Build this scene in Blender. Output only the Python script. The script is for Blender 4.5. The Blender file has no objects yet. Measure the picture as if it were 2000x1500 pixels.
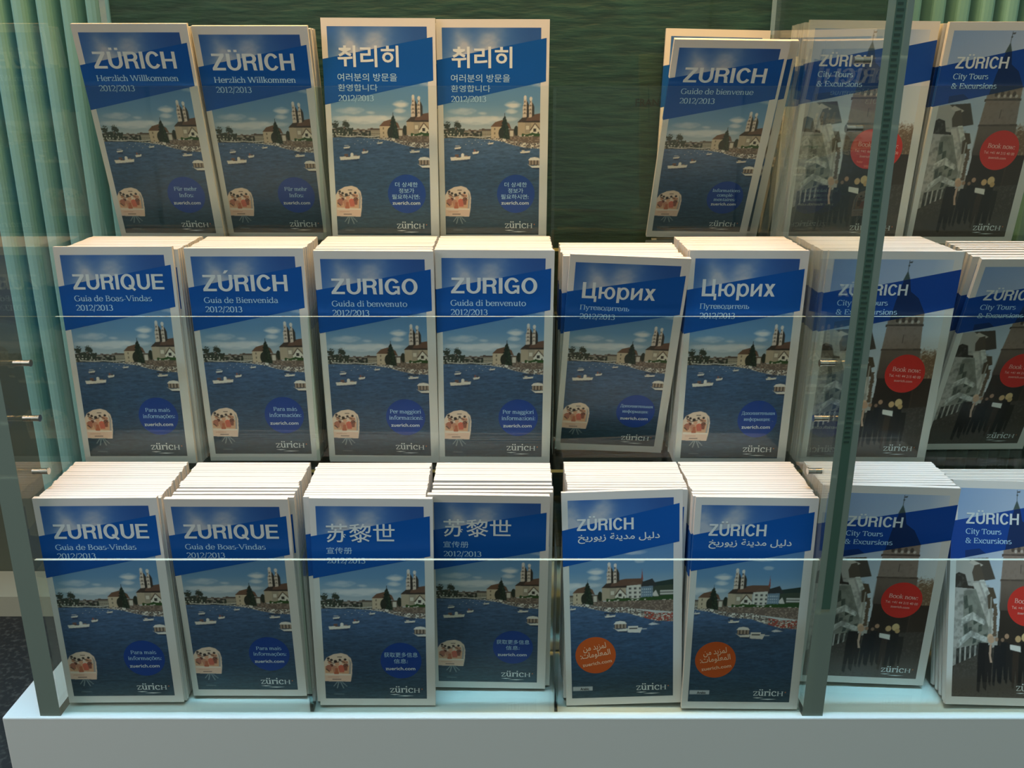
import bpy, bmesh, math, random
import numpy as np
from mathutils import Vector, Matrix

C = bpy.context.scene.collection
S = bpy.context.scene
R = math.radians
MM = 0.001
Z0 = 0.623                     # camera height over the floor; rack heights below are in mm from the camera

# ------------------------------------------------------------------ camera, world, lights, exposure
cam_d = bpy.data.cameras.new('camera')
cam_d.sensor_fit = 'HORIZONTAL'; cam_d.sensor_width = 36.0
cam_d.lens = 36.0 * 1690.0 / 2000.0
cam_d.shift_x = 0.0075
cam_d.clip_start = 0.01
cam = bpy.data.objects.new('camera', cam_d); C.objects.link(cam)
cam.location = (0, 0, Z0); cam.rotation_euler = (R(90 - 17.2), 0, 0)
S.camera = cam

w = bpy.data.worlds.new('world'); S.world = w; w.use_nodes = True
w.node_tree.nodes['Background'].inputs[0].default_value = (0.88, 1.0, 0.86, 1)
w.node_tree.nodes['Background'].inputs[1].default_value = 0.30

def area(name, loc, target, sx, sy, power, col, spread):
    d = bpy.data.lights.new(name, 'AREA'); d.shape = 'RECTANGLE'; d.size = sx; d.size_y = sy
    d.energy = power; d.color = col; d.spread = R(spread)
    o = bpy.data.objects.new(name, d); C.objects.link(o); o.location = loc
    o.rotation_euler = (Vector(target) - Vector(loc)).to_track_quat('-Z', 'Y').to_euler()
    o['label'] = 'ceiling light above the rack or added side light, out of view'; o['category'] = 'lamp'
    return o
area('ceiling_light', (0.1, 0.50, 2.1), (0.1, 0.66, 0.1), 1.8, 0.08, 2.1, (0.41, 0.74, 1.0), 24)
area('warm_spotlight', (0.02, 0.735, 1.14), (0.02, 0.80, 0.4), 0.80, 0.04, 5.8, (1.0, 0.53, 0.13), 170)
area('side_fill_light', (-1.5, 0.1, 1.3), (-0.5, 1.0, 0.4), 0.8, 1.0, 10.6, (1.0, 0.80, 0.80), 180)  # unseen fill from the left, added to brighten the ribbed wall

S.view_settings.view_transform = 'Standard'
S.view_settings.look = 'None'
S.view_settings.exposure = 0.0
S.view_settings.gamma = 1.0
S.view_settings.use_curve_mapping = False

# ------------------------------------------------------------------ materials
def lin(c):
    c = np.asarray(c, float) / 255.0
    return np.where(c <= 0.04045, c / 12.92, ((c + 0.055) / 1.055) ** 2.4)
def l4(c): return tuple(float(x) for x in lin(c)) + (1.0,)

def mat(name, col, rough=0.5, metal=0.0, spec=0.5, noise=None, bump=None):
    m = bpy.data.materials.new(name); m.use_nodes = True
    nt = m.node_tree; b = nt.nodes['Principled BSDF']
    b.inputs['Base Color'].default_value = l4(col)
    b.inputs['Roughness'].default_value = rough
    b.inputs['Metallic'].default_value = metal
    b.inputs['Specular IOR Level'].default_value = spec
    if noise:                                   # (other colour, scale xyz, detail, lo, hi)
        tc = nt.nodes.new('ShaderNodeTexCoord'); mp = nt.nodes.new('ShaderNodeMapping')
        mp.inputs['Scale'].default_value = noise[1]
        nz = nt.nodes.new('ShaderNodeTexNoise'); nz.inputs['Scale'].default_value = 1.0
        nz.inputs['Detail'].default_value = noise[2]
        rp = nt.nodes.new('ShaderNodeValToRGB')
        rp.color_ramp.elements[0].position = noise[3]; rp.color_ramp.elements[1].position = noise[4]
        rp.color_ramp.elements[0].color = l4(col); rp.color_ramp.elements[1].color = l4(noise[0])
        nt.links.new(tc.outputs['Object'], mp.inputs['Vector'])
        nt.links.new(mp.outputs['Vector'], nz.inputs['Vector'])
        nt.links.new(nz.outputs['Fac'], rp.inputs['Fac'])
        nt.links.new(rp.outputs['Color'], b.inputs['Base Color'])
        if bump:
            bp = nt.nodes.new('ShaderNodeBump'); bp.inputs['Strength'].default_value = bump[0]
            bp.inputs['Distance'].default_value = bump[1]
            nt.links.new(nz.outputs['Fac'], bp.inputs['Height'])
            nt.links.new(bp.outputs['Normal'], b.inputs['Normal'])
    return m

M = {}
M['paper'] = mat('cover_paper', (226, 226, 222), 0.42)
M['page'] = mat('page_edges', (238, 234, 228), 0.75, spec=0.2, noise=((225, 221, 214), (3, 900, 3), 2, 0.45, 0.75))
M['band'] = mat('band_blue', (0, 86, 172), 0.45, spec=0.35)
M['bandcity'] = mat('band_royal_blue', (0, 70, 160), 0.4)
M['bandtower'] = mat('band_blue_over_tower', (4, 44, 98), 0.4)
M['bandhouse'] = mat('band_blue_over_house', (2, 52, 118), 0.4)
M['ink'] = mat('white_ink', (222, 232, 234), 0.45)
M['inkblue'] = mat('pale_blue_ink', (176, 216, 244), 0.45)
M['badge'] = mat('badge_blue', (16, 66, 150), 0.4)
M['badgeorange'] = mat('badge_orange', (206, 90, 32), 0.4)
M['badgered'] = mat('badge_red', (222, 52, 44), 0.4)
M['inkpeach'] = mat('peach_ink', (250, 205, 170), 0.45)
M['inkrose'] = mat('rose_ink', (250, 190, 180), 0.45)
M['regdot'] = mat('register_dot', (200, 120, 80), 0.45)
M['plinth'] = mat('white_lacquer', (228, 234, 230), 0.45)
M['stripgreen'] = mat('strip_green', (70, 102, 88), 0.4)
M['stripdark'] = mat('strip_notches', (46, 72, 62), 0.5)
M['black'] = mat('black_letters', (16, 24, 20), 0.5)
M['steel'] = mat('brushed_steel', (200, 200, 195), 0.25, metal=1.0)
M['rib'] = mat('ribbed_panel', (142, 200, 198), 0.5)
M['felt'] = mat('green_textured_board', (12, 50, 48), 0.55, noise=((32, 80, 76), (26, 10, 150), 4, 0.30, 0.76), bump=(0.5, 0.004))
M['darkwall'] = mat('dark_wall', (84, 92, 78), 0.7)
M['floor'] = mat('speckled_floor', (28, 32, 32), 0.7, noise=((74, 76, 72), (160, 160, 160), 4, 0.5, 0.72))
M['trim'] = mat('beige_trim', (170, 172, 152), 0.6)

def photo_mat():
    m = bpy.data.materials.new('printed_photograph'); m.use_nodes = True
    nt = m.node_tree; b = nt.nodes['Principled BSDF']
    a = nt.nodes.new('ShaderNodeAttribute'); a.attribute_name = 'print'
    nt.links.new(a.outputs['Color'], b.inputs['Base Color'])
    b.inputs['Roughness'].default_value = 0.38
    return m
M['photo'] = photo_mat()

def acrylic_sheet(name, tint, ior=1.49):
    m = bpy.data.materials.new(name); m.use_nodes = True
    nt = m.node_tree; nt.nodes.clear()
    o = nt.nodes.new('ShaderNodeOutputMaterial'); mx = nt.nodes.new('ShaderNodeMixShader')
    tr = nt.nodes.new('ShaderNodeBsdfTransparent'); gl = nt.nodes.new('ShaderNodeBsdfGlossy')
    fr = nt.nodes.new('ShaderNodeFresnel'); fr.inputs['IOR'].default_value = ior
    tr.inputs[0].default_value = tint + (1,); gl.inputs['Roughness'].default_value = 0.02
    gl.inputs[0].default_value = (0.95, 1, 0.97, 1)
    ge = nt.nodes.new('ShaderNodeNewGeometry'); ml = nt.nodes.new('ShaderNodeMath'); ml.operation = 'MULTIPLY_ADD'   # surface sheen only where light enters the sheet
    ml.inputs[1].default_value = -1.0; ml.inputs[2].default_value = 1.0
    m2 = nt.nodes.new('ShaderNodeMath'); m2.operation = 'MULTIPLY'
    nt.links.new(ge.outputs['Backfacing'], ml.inputs[0]); nt.links.new(ml.outputs[0], m2.inputs[0]); nt.links.new(fr.outputs[0], m2.inputs[1])
    nt.links.new(m2.outputs[0], mx.inputs[0]); nt.links.new(tr.outputs[0], mx.inputs[1])
    nt.links.new(gl.outputs[0], mx.inputs[2]); nt.links.new(mx.outputs[0], o.inputs[0])
    return m
M['sheet'] = acrylic_sheet('clear_acrylic_sheet', (0.965, 0.99, 0.975))
def glass_mat():
    m = bpy.data.materials.new('thick_clear_acrylic'); m.use_nodes = True
    b = m.node_tree.nodes['Principled BSDF']
    b.inputs['Base Color'].default_value = (0.90, 0.965, 0.93, 1)
    b.inputs['Roughness'].default_value = 0.0; b.inputs['IOR'].default_value = 1.49
    b.inputs['Transmission Weight'].default_value = 1.0
    return m
M['slab'] = glass_mat()
def slab_edge_mat():                              # sawn edge of the thick acrylic: half clear, half matt green
    m = glass_mat(); m.name = 'thick_acrylic_sawn_edge'
    b = m.node_tree.nodes['Principled BSDF']
    b.inputs['Base Color'].default_value = l4((182, 206, 192)); b.inputs['Roughness'].default_value = 0.04
    b.inputs['Transmission Weight'].default_value = 0.56
    return m
M['slabedge'] = slab_edge_mat()
def edge_mat():
    m = bpy.data.materials.new('acrylic_cut_edge'); m.use_nodes = True
    nt = m.node_tree; b = nt.nodes['Principled BSDF']
    b.inputs['Base Color'].default_value = l4((214, 236, 224)); b.inputs['Roughness'].default_value = 0.35
    b.inputs['Alpha'].default_value = 0.75
    return m
M['edge'] = edge_mat()
M['faintedge'] = acrylic_sheet('divider_cut_edge', (0.82, 0.92, 0.86), 1.7)
M['shelfglow'] = mat('shelf_edge_painted_glow', (238, 208, 128), 0.25)  # warm lamp glow painted as amber colour on the clear shelf edges

# ------------------------------------------------------------------ mesh helpers (all sizes in metres)
class MB:
    def __init__(s): s.v = []; s.f = []; s.m = []; s.mats = []; s.cols = {}
    def mi(s, key):
        if key not in s.mats: s.mats.append(key)
        return s.mats.index(key)
    def poly(s, pts, key):
        i = len(s.v); s.v += [tuple(p) for p in pts]
        s.f.append(tuple(range(i, i + len(pts)))); s.m.append(s.mi(key))
    def box(s, x0, x1, y0, y1, z0, z1, key, keys=None):
        i = len(s.v)
        s.v += [(x0,y0,z0),(x1,y0,z0),(x1,y1,z0),(x0,y1,z0),(x0,y0,z1),(x1,y0,z1),(x1,y1,z1),(x0,y1,z1)]
        F = [(0,3,2,1),(4,5,6,7),(0,1,5,4),(1,2,6,5),(2,3,7,6),(3,0,4,7)]   # bottom top front right back left
        for k, q in enumerate(F):
            s.f.append(tuple(i + j for j in q)); s.m.append(s.mi((keys or {}).get(k, key)))
    def prism(s, outline, x0, x1, key, keyedge=None):          # outline in (y, z), extruded along x
        n = len(outline); i = len(s.v)
        s.v += [(x0, y, z) for y, z in outline] + [(x1, y, z) for y, z in outline]
        s.f.append(tuple(i + j for j in range(n))); s.m.append(s.mi(key))
        s.f.append(tuple(i + n + j for j in reversed(range(n)))); s.m.append(s.mi(key))
        for j in range(n):
            k = (j + 1) % n
            s.f.append((i + j, i + n + j, i + n + k, i + k)); s.m.append(s.mi(keyedge or key))
    def cyl_x(s, x0, x1, y, z, r, key, n=16):
        i = len(s.v)
        for x in (x0, x1):
            for k in range(n):
                a = 2 * math.pi * k / n; s.v.append((x, y + r * math.cos(a), z + r * math.sin(a)))
        s.f.append(tuple(i + k for k in range(n))); s.m.append(s.mi(key))
        s.f.append(tuple(i + n + k for k in reversed(range(n)))); s.m.append(s.mi(key))
        for k in range(n):
            q = (k + 1) % n
            s.f.append((i + k, i + n + k, i + n + q, i + q)); s.m.append(s.mi(key))
    def mesh(s, name, fixn=True):
        me = bpy.data.meshes.new(name)
        me.from_pydata(s.v, [], s.f)
        for k in s.mats: me.materials.append(M[k])
        me.polygons.foreach_set('material_index', s.m)
        if fixn:
            bm = bmesh.new(); bm.from_mesh(me); bmesh.ops.recalc_face_normals(bm, faces=bm.faces); bm.to_mesh(me); bm.free()
        me.update()
        return me

def obj(name, me, parent=None, loc=(0, 0, 0)):
    o = bpy.data.objects.new(name, me); C.objects.link(o); o.location = loc
    if parent: o.parent = parent
    return o
def tag(o, label=None, cat=None, group=None, kind=None):
    if label: o['label'] = label
    if cat: o['category'] = cat
    if group: o['group'] = group
    if kind: o['kind'] = kind
    return o
def empty(name, loc=(0, 0, 0)):
    o = bpy.data.objects.new(name, None); C.objects.link(o); o.location = loc; o.empty_display_size = 0.02
    return o
def zz(z): return Z0 + z * MM

# ------------------------------------------------------------------ setting: floor, walls, trims
X_L, X_R = -400.0, 268.5        # inner faces of the left rack's thick side panels
SLAB = 18.5
YB = 947.0                      # back board
b = MB(); b.box(-2.5, 2.5, -1.6, 1.6, -0.02, 0.0, 'floor')
tag(obj('floor', b.mesh('floor')), 'dark speckled stone floor', 'floor', kind='structure')

# ribbed wall: rounded ribs with narrow recessed grooves
def ribbed(x0, x1, pitch, y, z0, z1):
    b = MB(); prof = []
    n = int((x1 - x0) / pitch)
    for k in range(n):
        a = x0 + k * pitch
        for f_, d in ((0.0, 0.040), (0.03, 0.040), (0.05, 0.004), (0.08, 0.0014), (0.16, 0.0003), (0.32, 0.0), (0.48, 0.0006), (0.58, 0.0022), (0.64, 0.005), (0.68, 0.040)):
            prof.append((a + f_ * pitch, y + d))
    prof.append((x0 + n * pitch, y + 0.040))
    m = len(prof)
    b.v = [(x, yy, z0) for x, yy in prof] + [(x, yy, z1) for x, yy in prof]
    b.mi('rib')
    for k in range(m - 1):
        b.f.append((k, k + 1, m + k + 1, m + k)); b.m.append(0)
    i = len(b.v)
    b.v += [(prof[0][0], y + 0.05, z0), (prof[-1][0], y + 0.05, z0), (prof[0][0], y + 0.05, z1), (prof[-1][0], y + 0.05, z1)]
    b.f += [(i, i + 2, i + 3, i + 1), (0, m, i + 2, i), (m - 1, i + 1, i + 3, 2 * m - 1)]; b.m += [0, 0, 0]
    me = b.mesh('wall_back'); 
    for p in me.polygons: p.use_smooth = False
    return me
tag(obj('wall_back', ribbed(-0.592, 1.45, 0.0262, 1.0, 0.03, 1.25)), 'pale green vertically ribbed wall panel', 'wall', kind='structure')
b = MB(); b.box(-2.5, 1.5, 1.055, 1.08, 0.0, 1.6, 'darkwall')
tag(obj('wall_rear', b.mesh('wall_rear')), 'dark wall behind the ribbed panel', 'wall', kind='structure')
b = MB(); b.box(-1.2, 1.45, 0.988, 1.054, 0.0, 0.029, 'trim')
tag(obj('baseboard_back', b.mesh('baseboard_back')), 'beige skirting along the foot of the ribbed wall', 'baseboard', kind='structure')

# ------------------------------------------------------------------ plinth
b = MB(); b.box(-0.452, 1.02, 0.6545, 0.955, 0.0, zz(-517.0), 'plinth')
me = b.mesh('plinth')
pl = obj('display_plinth', me)
bv = pl.modifiers.new('bevel', 'BEVEL'); bv.width = 0.0012; bv.segments = 2
tag(pl, 'long white lacquered plinth carrying the acrylic brochure racks', 'plinth')

# ------------------------------------------------------------------ acrylic racks
TIER = {'f': dict(lip=(659.0, 662.0), top=-361.0, floor=-516.3, back=752.5, slope=0.045),
        'm': dict(lip=(753.0, 756.0), top=-170.5, floor=-318.5, back=842.4, slope=0.045),
        't': dict(lip=(843.0, 846.0), top=26.5, floor=-123.0, back=941.0, slope=0.0)}
def floor_z(t, y):
    T = TIER[t]; return T['floor'] + T['slope'] * max(0.0, y - T['lip'][1] - 8)

def side_panel(root, x0, x1, name='side_panel'):
    b = MB(); b.box(x0 * MM, x1 * MM, 0.657, 0.941, zz(-516.8), zz(150), 'slab', {2: 'slabedge', 4: 'slabedge'})
    o = obj(name, b.mesh(name), root)
    return o
def pin(parent, x0, x1, y, z):
    tip = x1 if abs(x1) < abs(x0) else x0
    b = MB(); b.cyl_x(x0 * MM, x1 * MM, y * MM, zz(z), 0.0026, 'steel')
    b.cyl_x(tip * MM - 0.0004, tip * MM + 0.0004, y * MM, zz(z), 0.0030, 'steel')
    return obj('shelf_pin', b.mesh('shelf_pin'), parent)

def rack(name, label, xl, xr, divs, loc_x):
    root = empty(name, (loc_x * MM, 0.8, zz(-517)))
    kids = []
    for t, T in TIER.items():
        l0, l1 = T['lip']
        zlow = {'f': -516.6, 'm': floor_z('f', 752) - 2.8, 't': floor_z('m', 842) - 2.8}[t]
        b = MB(); b.box(xl * MM, xr * MM, l0 * MM, l1 * MM, zz(zlow), zz(T['top']), 'sheet', {1: 'edge'})
        kids.append(obj('front_lip', b.mesh('front_lip'), None))
        y0, y1 = l1 + 0.05, T['back'] - 0.1
        th = .4 if t == 'f' else 3.0
        out = [(y0 * MM, zz(T['floor'] - th)), (y1 * MM, zz(T['floor'] - th)), (y1 * MM, zz(floor_z(t, y1))),
               ((l1 + 8) * MM, zz(T['floor'])), (y0 * MM, zz(T['floor']))]
        b = MB(); b.prism(out, xl * MM, xr * MM, 'sheet', 'sheet')
        if t != 'f': b.f.append(tuple([len(b.v), len(b.v) + 1, len(b.v) + 2, len(b.v) + 3])); b.m.append(b.mi('shelfglow')); b.v += [(x * MM, y0 * MM - 0.00002, z) for x, z in ((xl, out[0][1]), (xr, out[0][1]), (xr, out[4][1]), (xl, out[4][1]))]
        kids.append(obj('shelf', b.mesh('shelf'), None))
        for dx in divs:
            zb = T['floor'] + 0.2
            rise = 0.0 if t == 't' else 12.0
            yb = T['back'] - 0.6
            out = [((l1 + 0.1) * MM, zz(zb)), (yb * MM, zz(floor_z(t, yb) + 0.1)), (yb * MM, zz(T['top'] + rise)), ((l1 + 0.1) * MM, zz(T['top'] - 1))]
            b = MB(); b.prism(out, (dx - 1.5) * MM, (dx + 1.5) * MM, 'sheet', 'faintedge')
            kids.append(obj('divider', b.mesh('divider'), None))
    b = MB(); b.box(xl * MM, xr * MM, 0.9412, 0.9438, zz(-516.6), zz(150), 'sheet', {1: 'edge'})
    kids.append(obj('back_sheet', b.mesh('back_sheet'), None))
    return root, kids

def adopt(root, kids):
    for k in kids:
        k.parent = root
        k.location = k.location - root.location
root1, kids = rack('acrylic_rack', '', X_L, X_R, (-174.5, 46.8), -66)
kids += [side_panel(None, X_L - SLAB, X_L - 0.05), side_panel(None, X_R + 0.05, X_R + SLAB)]
sl, sr = kids[-2], kids[-1]
adopt(root1, kids)
tag(root1, 'clear acrylic three-tier brochure rack holding six columns of blue guides', 'rack', 'acrylic racks on the plinth')
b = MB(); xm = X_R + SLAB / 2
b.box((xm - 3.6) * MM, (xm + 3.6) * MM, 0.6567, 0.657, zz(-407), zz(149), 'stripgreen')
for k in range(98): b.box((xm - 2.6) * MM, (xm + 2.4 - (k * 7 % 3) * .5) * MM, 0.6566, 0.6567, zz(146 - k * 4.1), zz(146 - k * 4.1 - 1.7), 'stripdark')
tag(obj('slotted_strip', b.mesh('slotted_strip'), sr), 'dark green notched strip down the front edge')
for z in (40, -9, -196, -244.5, -293):
    pin(sr, X_R - 6.2, X_R + SLAB - .3, 692, z)
    pin(sl, X_L - SLAB + .3, X_L + 6.2, 692, z)
for z in (36.0,):
    pin(sr, X_R - 6.2, X_R - 0.1, 928, z)
    pin(sl, X_L + 0.1, X_L + 6.2, 928, z)
XR2 = X_R + SLAB + 0.2
root2, kids = rack('acrylic_rack', '', XR2, XR2 + 668, (520.0, 740.0), XR2 + 334)
kids += [side_panel(None, XR2 + 668.05, XR2 + 668 + SLAB)]
adopt(root2, kids)
tag(root2, 'clear acrylic brochure rack at the right holding the red-badged city tour guides', 'rack', 'acrylic racks on the plinth')

# green board behind the racks, with its black lettering
def text_geo(body, off=0.0, space=1.0):
    cu = bpy.data.curves.new('lettering', 'FONT'); cu.body = body; cu.offset = off; cu.space_character = space
    cu.resolution_u = 3
    o = bpy.data.objects.new('lettering', cu); C.objects.link(o)
    dg = bpy.context.evaluated_depsgraph_get(); ev = o.evaluated_get(dg); me = ev.to_mesh()
    V = np.array([v.co[:2] for v in me.vertices]).reshape(-1, 2); F = [tuple(p.vertices) for p in me.polygons]
    ev.to_mesh_clear(); bpy.data.objects.remove(o); bpy.data.curves.remove(cu)
    return V, F

board = empty('back_board', (0, YB * MM, zz(-500)))
b = MB(); b.box(-0.3985, 0.398, 0.0, 0.005, 0.0, 0.82, 'felt')
obj('board', b.mesh('board'), board)
V, F = text_geo('FRANÇAIS', 0.008)
b = MB(); sc = 0.0073 / 0.72
b.v = [(x * sc, 0, y * sc) for x, y in V]; b.f = list(F); b.m = [0] * len(F); b.mi('black')
lt = obj('lettering', b.mesh('lettering', False), board, (0.1358, -0.0004, 0.5102))
tag(board, 'dark green textured board behind the racks with small black lettering', 'board')

# ------------------------------------------------------------------ serif pen lettering (x-height 1)
def arc(cx, cy, rx, ry, a0, a1, n=14):
    return [(cx + rx * math.cos(R(a0 + (a1 - a0) * k / n)), cy + ry * math.sin(R(a0 + (a1 - a0) * k / n))) for k in range(n + 1)]
def st(x, y0, y1): return ('s', [(x, y0), (x, y1)])
def hb(x, y, l=.2, r=.2): return ('b', [(x - l, y), (x + r, y)])
def P(*pts): return ('s', list(pts))
def Aa(*a): return ('s', arc(*a))
dot = lambda x, y: ('d', [(x, y)])
CAP, ASC, DSC = 1.42, 1.52, -0.46
G = {}
def g(ch, adv, *strokes): G[ch] = (adv, strokes)
stem_n = (st(.24, 0, 1), hb(.24, .04), hb(.14, .96, .14, .08))
arch = lambda x0, x1: (Aa((x0 + x1) / 2, .58, (x1 - x0) / 2, .38, 180, 0), st(x1, 0, .6), hb(x1, .04))
g('n', 1.12, *stem_n, *arch(.24, .84)); g('h', 1.12, st(.24, 0, ASC), hb(.24, .04), hb(.14, ASC - .04, .14, .08), *arch(.24, .84))
g('m', 1.68, *stem_n, *arch(.24, .80), *arch(.80, 1.38))
g('u', 1.12, st(.24, .4, 1), hb(.14, .96, .14, .08), Aa(.53, .42, .29, .40, 180, 360), st(.84, 0, 1), hb(.74, .96, .14, .08), hb(.92, .04, .08, .14))
g('i', .52, st(.26, 0, 1), hb(.26, .04), hb(.16, .96, .14, .08), dot(.25, 1.36)); g('l', .52, st(.26, 0, ASC), hb(.26, .04), hb(.16, ASC - .04, .14, .08))
g('r', .80, *stem_n, Aa(.52, .64, .26, .32, 160, 45), dot(.70, .86)); g('o', 1.06, Aa(.53, .5, .42, .5, 0, 360, 24))
g('e', .98, Aa(.5, .5, .40, .5, 0, 330, 24), P((.12, .54), (.88, .54))); g('c', .92, Aa(.52, .5, .42, .5, 50, 320, 20), dot(.76, .82))
g('a', 1.0, Aa(.44, .68, .30, .30, 150, 0), st(.74, .1, .7), hb(.82, .04, .10, .14), Aa(.42, .28, .30, .28, 70, 340, 16), P((.5, .55), (.74, .6)))
g('d', 1.12, Aa(.48, .5, .38, .5, 30, 330, 20), st(.84, 0, ASC), hb(.74, ASC - .04, .14, .08), hb(.92, .04, .08, .14))
g('b', 1.10, st(.22, 0, ASC), hb(.12, ASC - .04, .14, .08), Aa(.58, .5, .38, .5, 150, -150, 20)); g('p', 1.12, st(.24, DSC, 1), hb(.24, DSC + .04), hb(.14, .96, .14, .08), Aa(.60, .5, .38, .5, 150, -150, 20))
g('g', 1.02, Aa(.46, .64, .32, .34, 0, 360, 20), P((.72, .92), (.96, .96)), P((.24, .34), (.2, .16), (.36, .06), (.7, .04)), Aa(.48, -.20, .38, .26, 60, -260, 18))
g('s', .84, Aa(.42, .75, .28, .24, 40, 250, 14), Aa(.42, .26, .32, .26, 75, -150, 14)); g('t', .68, st(.28, .2, 1.28), P((.08, .96), (.58, .96)), Aa(.48, .22, .20, .22, 180, 300, 8))
g('v', 1.0, P((.10, 1), (.50, 0)), P((.50, 0), (.88, 1)), hb(.12, .97), hb(.86, .97, .16, .16)); g('w', 1.5, P((.1, 1), (.42, 0)), P((.42, 0), (.74, .95)), P((.74, .95), (1.06, 0)), P((1.06, 0), (1.38, 1)), hb(.12, .97), hb(1.36, .97, .16, .16), hb(.7, .97, .12, .12))
g('y', 1.0, P((.10, 1), (.50, 0)), P((.88, 1), (.36, -.40)), dot(.24, -.38), hb(.12, .97), hb(.86, .97, .16, .16)); g('k', 1.08, st(.24, 0, ASC), hb(.24, .04), hb(.14, ASC - .04, .14, .08), P((.28, .46), (.82, .98)), P((.46, .6), (.92, .02)), hb(.9, .04, .16, .14), hb(.82, .97, .16, .14))
g('z', .92, P((.12, .95), (.80, .95)), P((.78, .95), (.12, .05)), P((.12, .05), (.84, .05)), P((.12, .95), (.1, .76)), P((.84, .05), (.86, .26))); g('f', .70, st(.3, 0, 1.15), hb(.3, .04), P((.1, .96), (.62, .96)), Aa(.56, 1.15, .26, .36, 180, 50), dot(.72, 1.38))
g('x', 1.04, P((.12, 1), (.86, 0)), P((.84, 1), (.12, 0)), hb(.14, .97), hb(.86, .97), hb(.14, .03), hb(.9, .03)); g('x', 1.0, P((.12, 1), (.86, 0)), P((.84, 1), (.12, 0)), hb(.14, .97, .14, .14), hb(.84, .97, .14, .14), hb(.14, .03, .14, .14), hb(.86, .03, .14, .14))
g('H', 1.6, st(.3, 0, CAP), st(1.28, 0, CAP), P((.3, .72), (1.28, .72)), *[hb(x, y, .22, .22) for x in (.3, 1.28) for y in (.04, CAP - .04)])
g('W', 1.96, P((.12, CAP), (.56, 0)), P((.56, 0), (.98, CAP)), P((.98, CAP), (1.42, 0)), P((1.42, 0), (1.84, CAP)), hb(.14, CAP - .03), hb(1.84, CAP - .03), hb(.98, CAP - .03))
g('G', 1.48, Aa(.74, .71, .60, .71, 48, 360 - 30, 24), st(1.28, .1, .62), hb(1.24, .64, .24, .2), P((1.2, 1.2), (1.22, 1.42)))
g('B', 1.30, st(.3, 0, CAP), hb(.24, .04, .16, .3), hb(.24, CAP - .04, .16, .3), Aa(.56, 1.07, .40, .33, 90, -90, 12), Aa(.58, .38, .52, .37, 90, -90, 14), P((.3, .74), (.6, .74)))
g('V', 1.42, P((.12, CAP), (.70, 0)), P((.70, 0), (1.26, CAP)), hb(.14, CAP - .03, .18, .2), hb(1.26, CAP - .03, .2, .18)); g('I', .62, st(.31, 0, CAP), hb(.31, .04, .22, .22), hb(.31, CAP - .04, .22, .22))
g('F', 1.18, st(.3, 0, CAP), hb(.3, .04, .2, .22), P((.1, CAP - .04), (1.06, CAP - .04)), P((.3, .74), (.84, .74)), P((1.06, CAP), (1.06, 1.14)), P((.84, .9), (.84, .58)))
g('E', 1.26, st(.3, 0, CAP), P((.1, .04), (1.1, .04)), P((.1, CAP - .04), (1.06, CAP - .04)), P((.3, .74), (.84, .74)), P((1.06, CAP), (1.06, 1.14)), P((1.1, .04), (1.14, .32)), P((.84, .9), (.84, .58)))
g('P', 1.20, st(.3, 0, CAP), hb(.3, .04, .2, .22), hb(.24, CAP - .04, .16, .3), Aa(.58, 1.02, .46, .38, 90, -90, 14), P((.3, .64), (.6, .64))); g('C', 1.40, Aa(.76, .71, .62, .71, 48, 312, 24), P((1.2, 1.18), (1.22, 1.42)))
g('T', 1.30, st(.65, 0, CAP), hb(.65, .04, .22, .22), P((.1, CAP - .05), (1.2, CAP - .05)), P((.1, CAP), (.08, 1.08)), P((1.2, CAP), (1.22, 1.08)))
g('&', 1.46, Aa(.56, 1.08, .28, .30, -30, 235, 16), P((.36, .92), (1.2, 0)), Aa(.56, .38, .44, .40, 130, 350, 18), P((.98, .3), (1.22, .78)), hb(1.2, .80), hb(1.24, .03, .16, .14))
g('2', .98, Aa(.48, 1.0, .36, .40, 160, -30, 14), P((.80, .82), (.14, .06)), P((.1, .07), (.88, .07)), P((.88, .04), (.90, .28))); g('0', 1.0, Aa(.5, .70, .38, .70, 0, 360, 24))
g('1', .78, st(.42, 0, 1.40), hb(.42, .04, .24, .24), P((.14, 1.18), (.42, 1.38))); g('3', .94, Aa(.42, 1.06, .32, .32, 150, -80, 14), Aa(.42, .38, .38, .38, 85, -150, 16)); g('/', .56, P((.06, -.3), (.48, 1.5)))
g('4', 1.0, P((.66, 0), (.66, 1.4)), P((.66, 1.4), (.1, .42)), P((.1, .42), (.92, .42))); g('+', 1.0, P((.5, .3), (.5, 1.1)), P((.1, .7), (.9, .7))); g('5', .94, P((.26, 1.4), (.8, 1.4)), P((.26, 1.4), (.2, .8)), Aa(.42, .42, .38, .42, 110, -150, 16))
g(':', .44, dot(.22, .12), dot(.22, .86)); g('.', .40, dot(.2, .1)); g('-', .66, ('b', [(.08, .46), (.56, .46)])); g(' ', .52)
for ch, base, acc in (('í', 'i', 'a'), ('é', 'e', 'a'), ('á', 'a', 'a'), ('ó', 'o', 'a'), ('õ', 'o', 't'), ('ü', 'u', 'u'), ('ç', 'c', 'c')):
    adv, ss = G[base]; ss = tuple(q for q in ss if not (ch == 'í' and q[0] == 'd')); m_ = adv / 2
    ex = {'a': (P((m_ - .06, 1.18), (m_ + .16, 1.5)),), 't': (P((m_ - .3, 1.24), (m_ - .1, 1.38), (m_ + .1, 1.24), (m_ + .3, 1.38)),), 'u': (dot(m_ - .22, 1.34), dot(m_ + .2, 1.34)), 'c': (P((m_, 0), (m_ + .06, -.18), (m_ - .14, -.36)),)}[acc]
    G[ch] = (adv, ss + ex)
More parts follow.
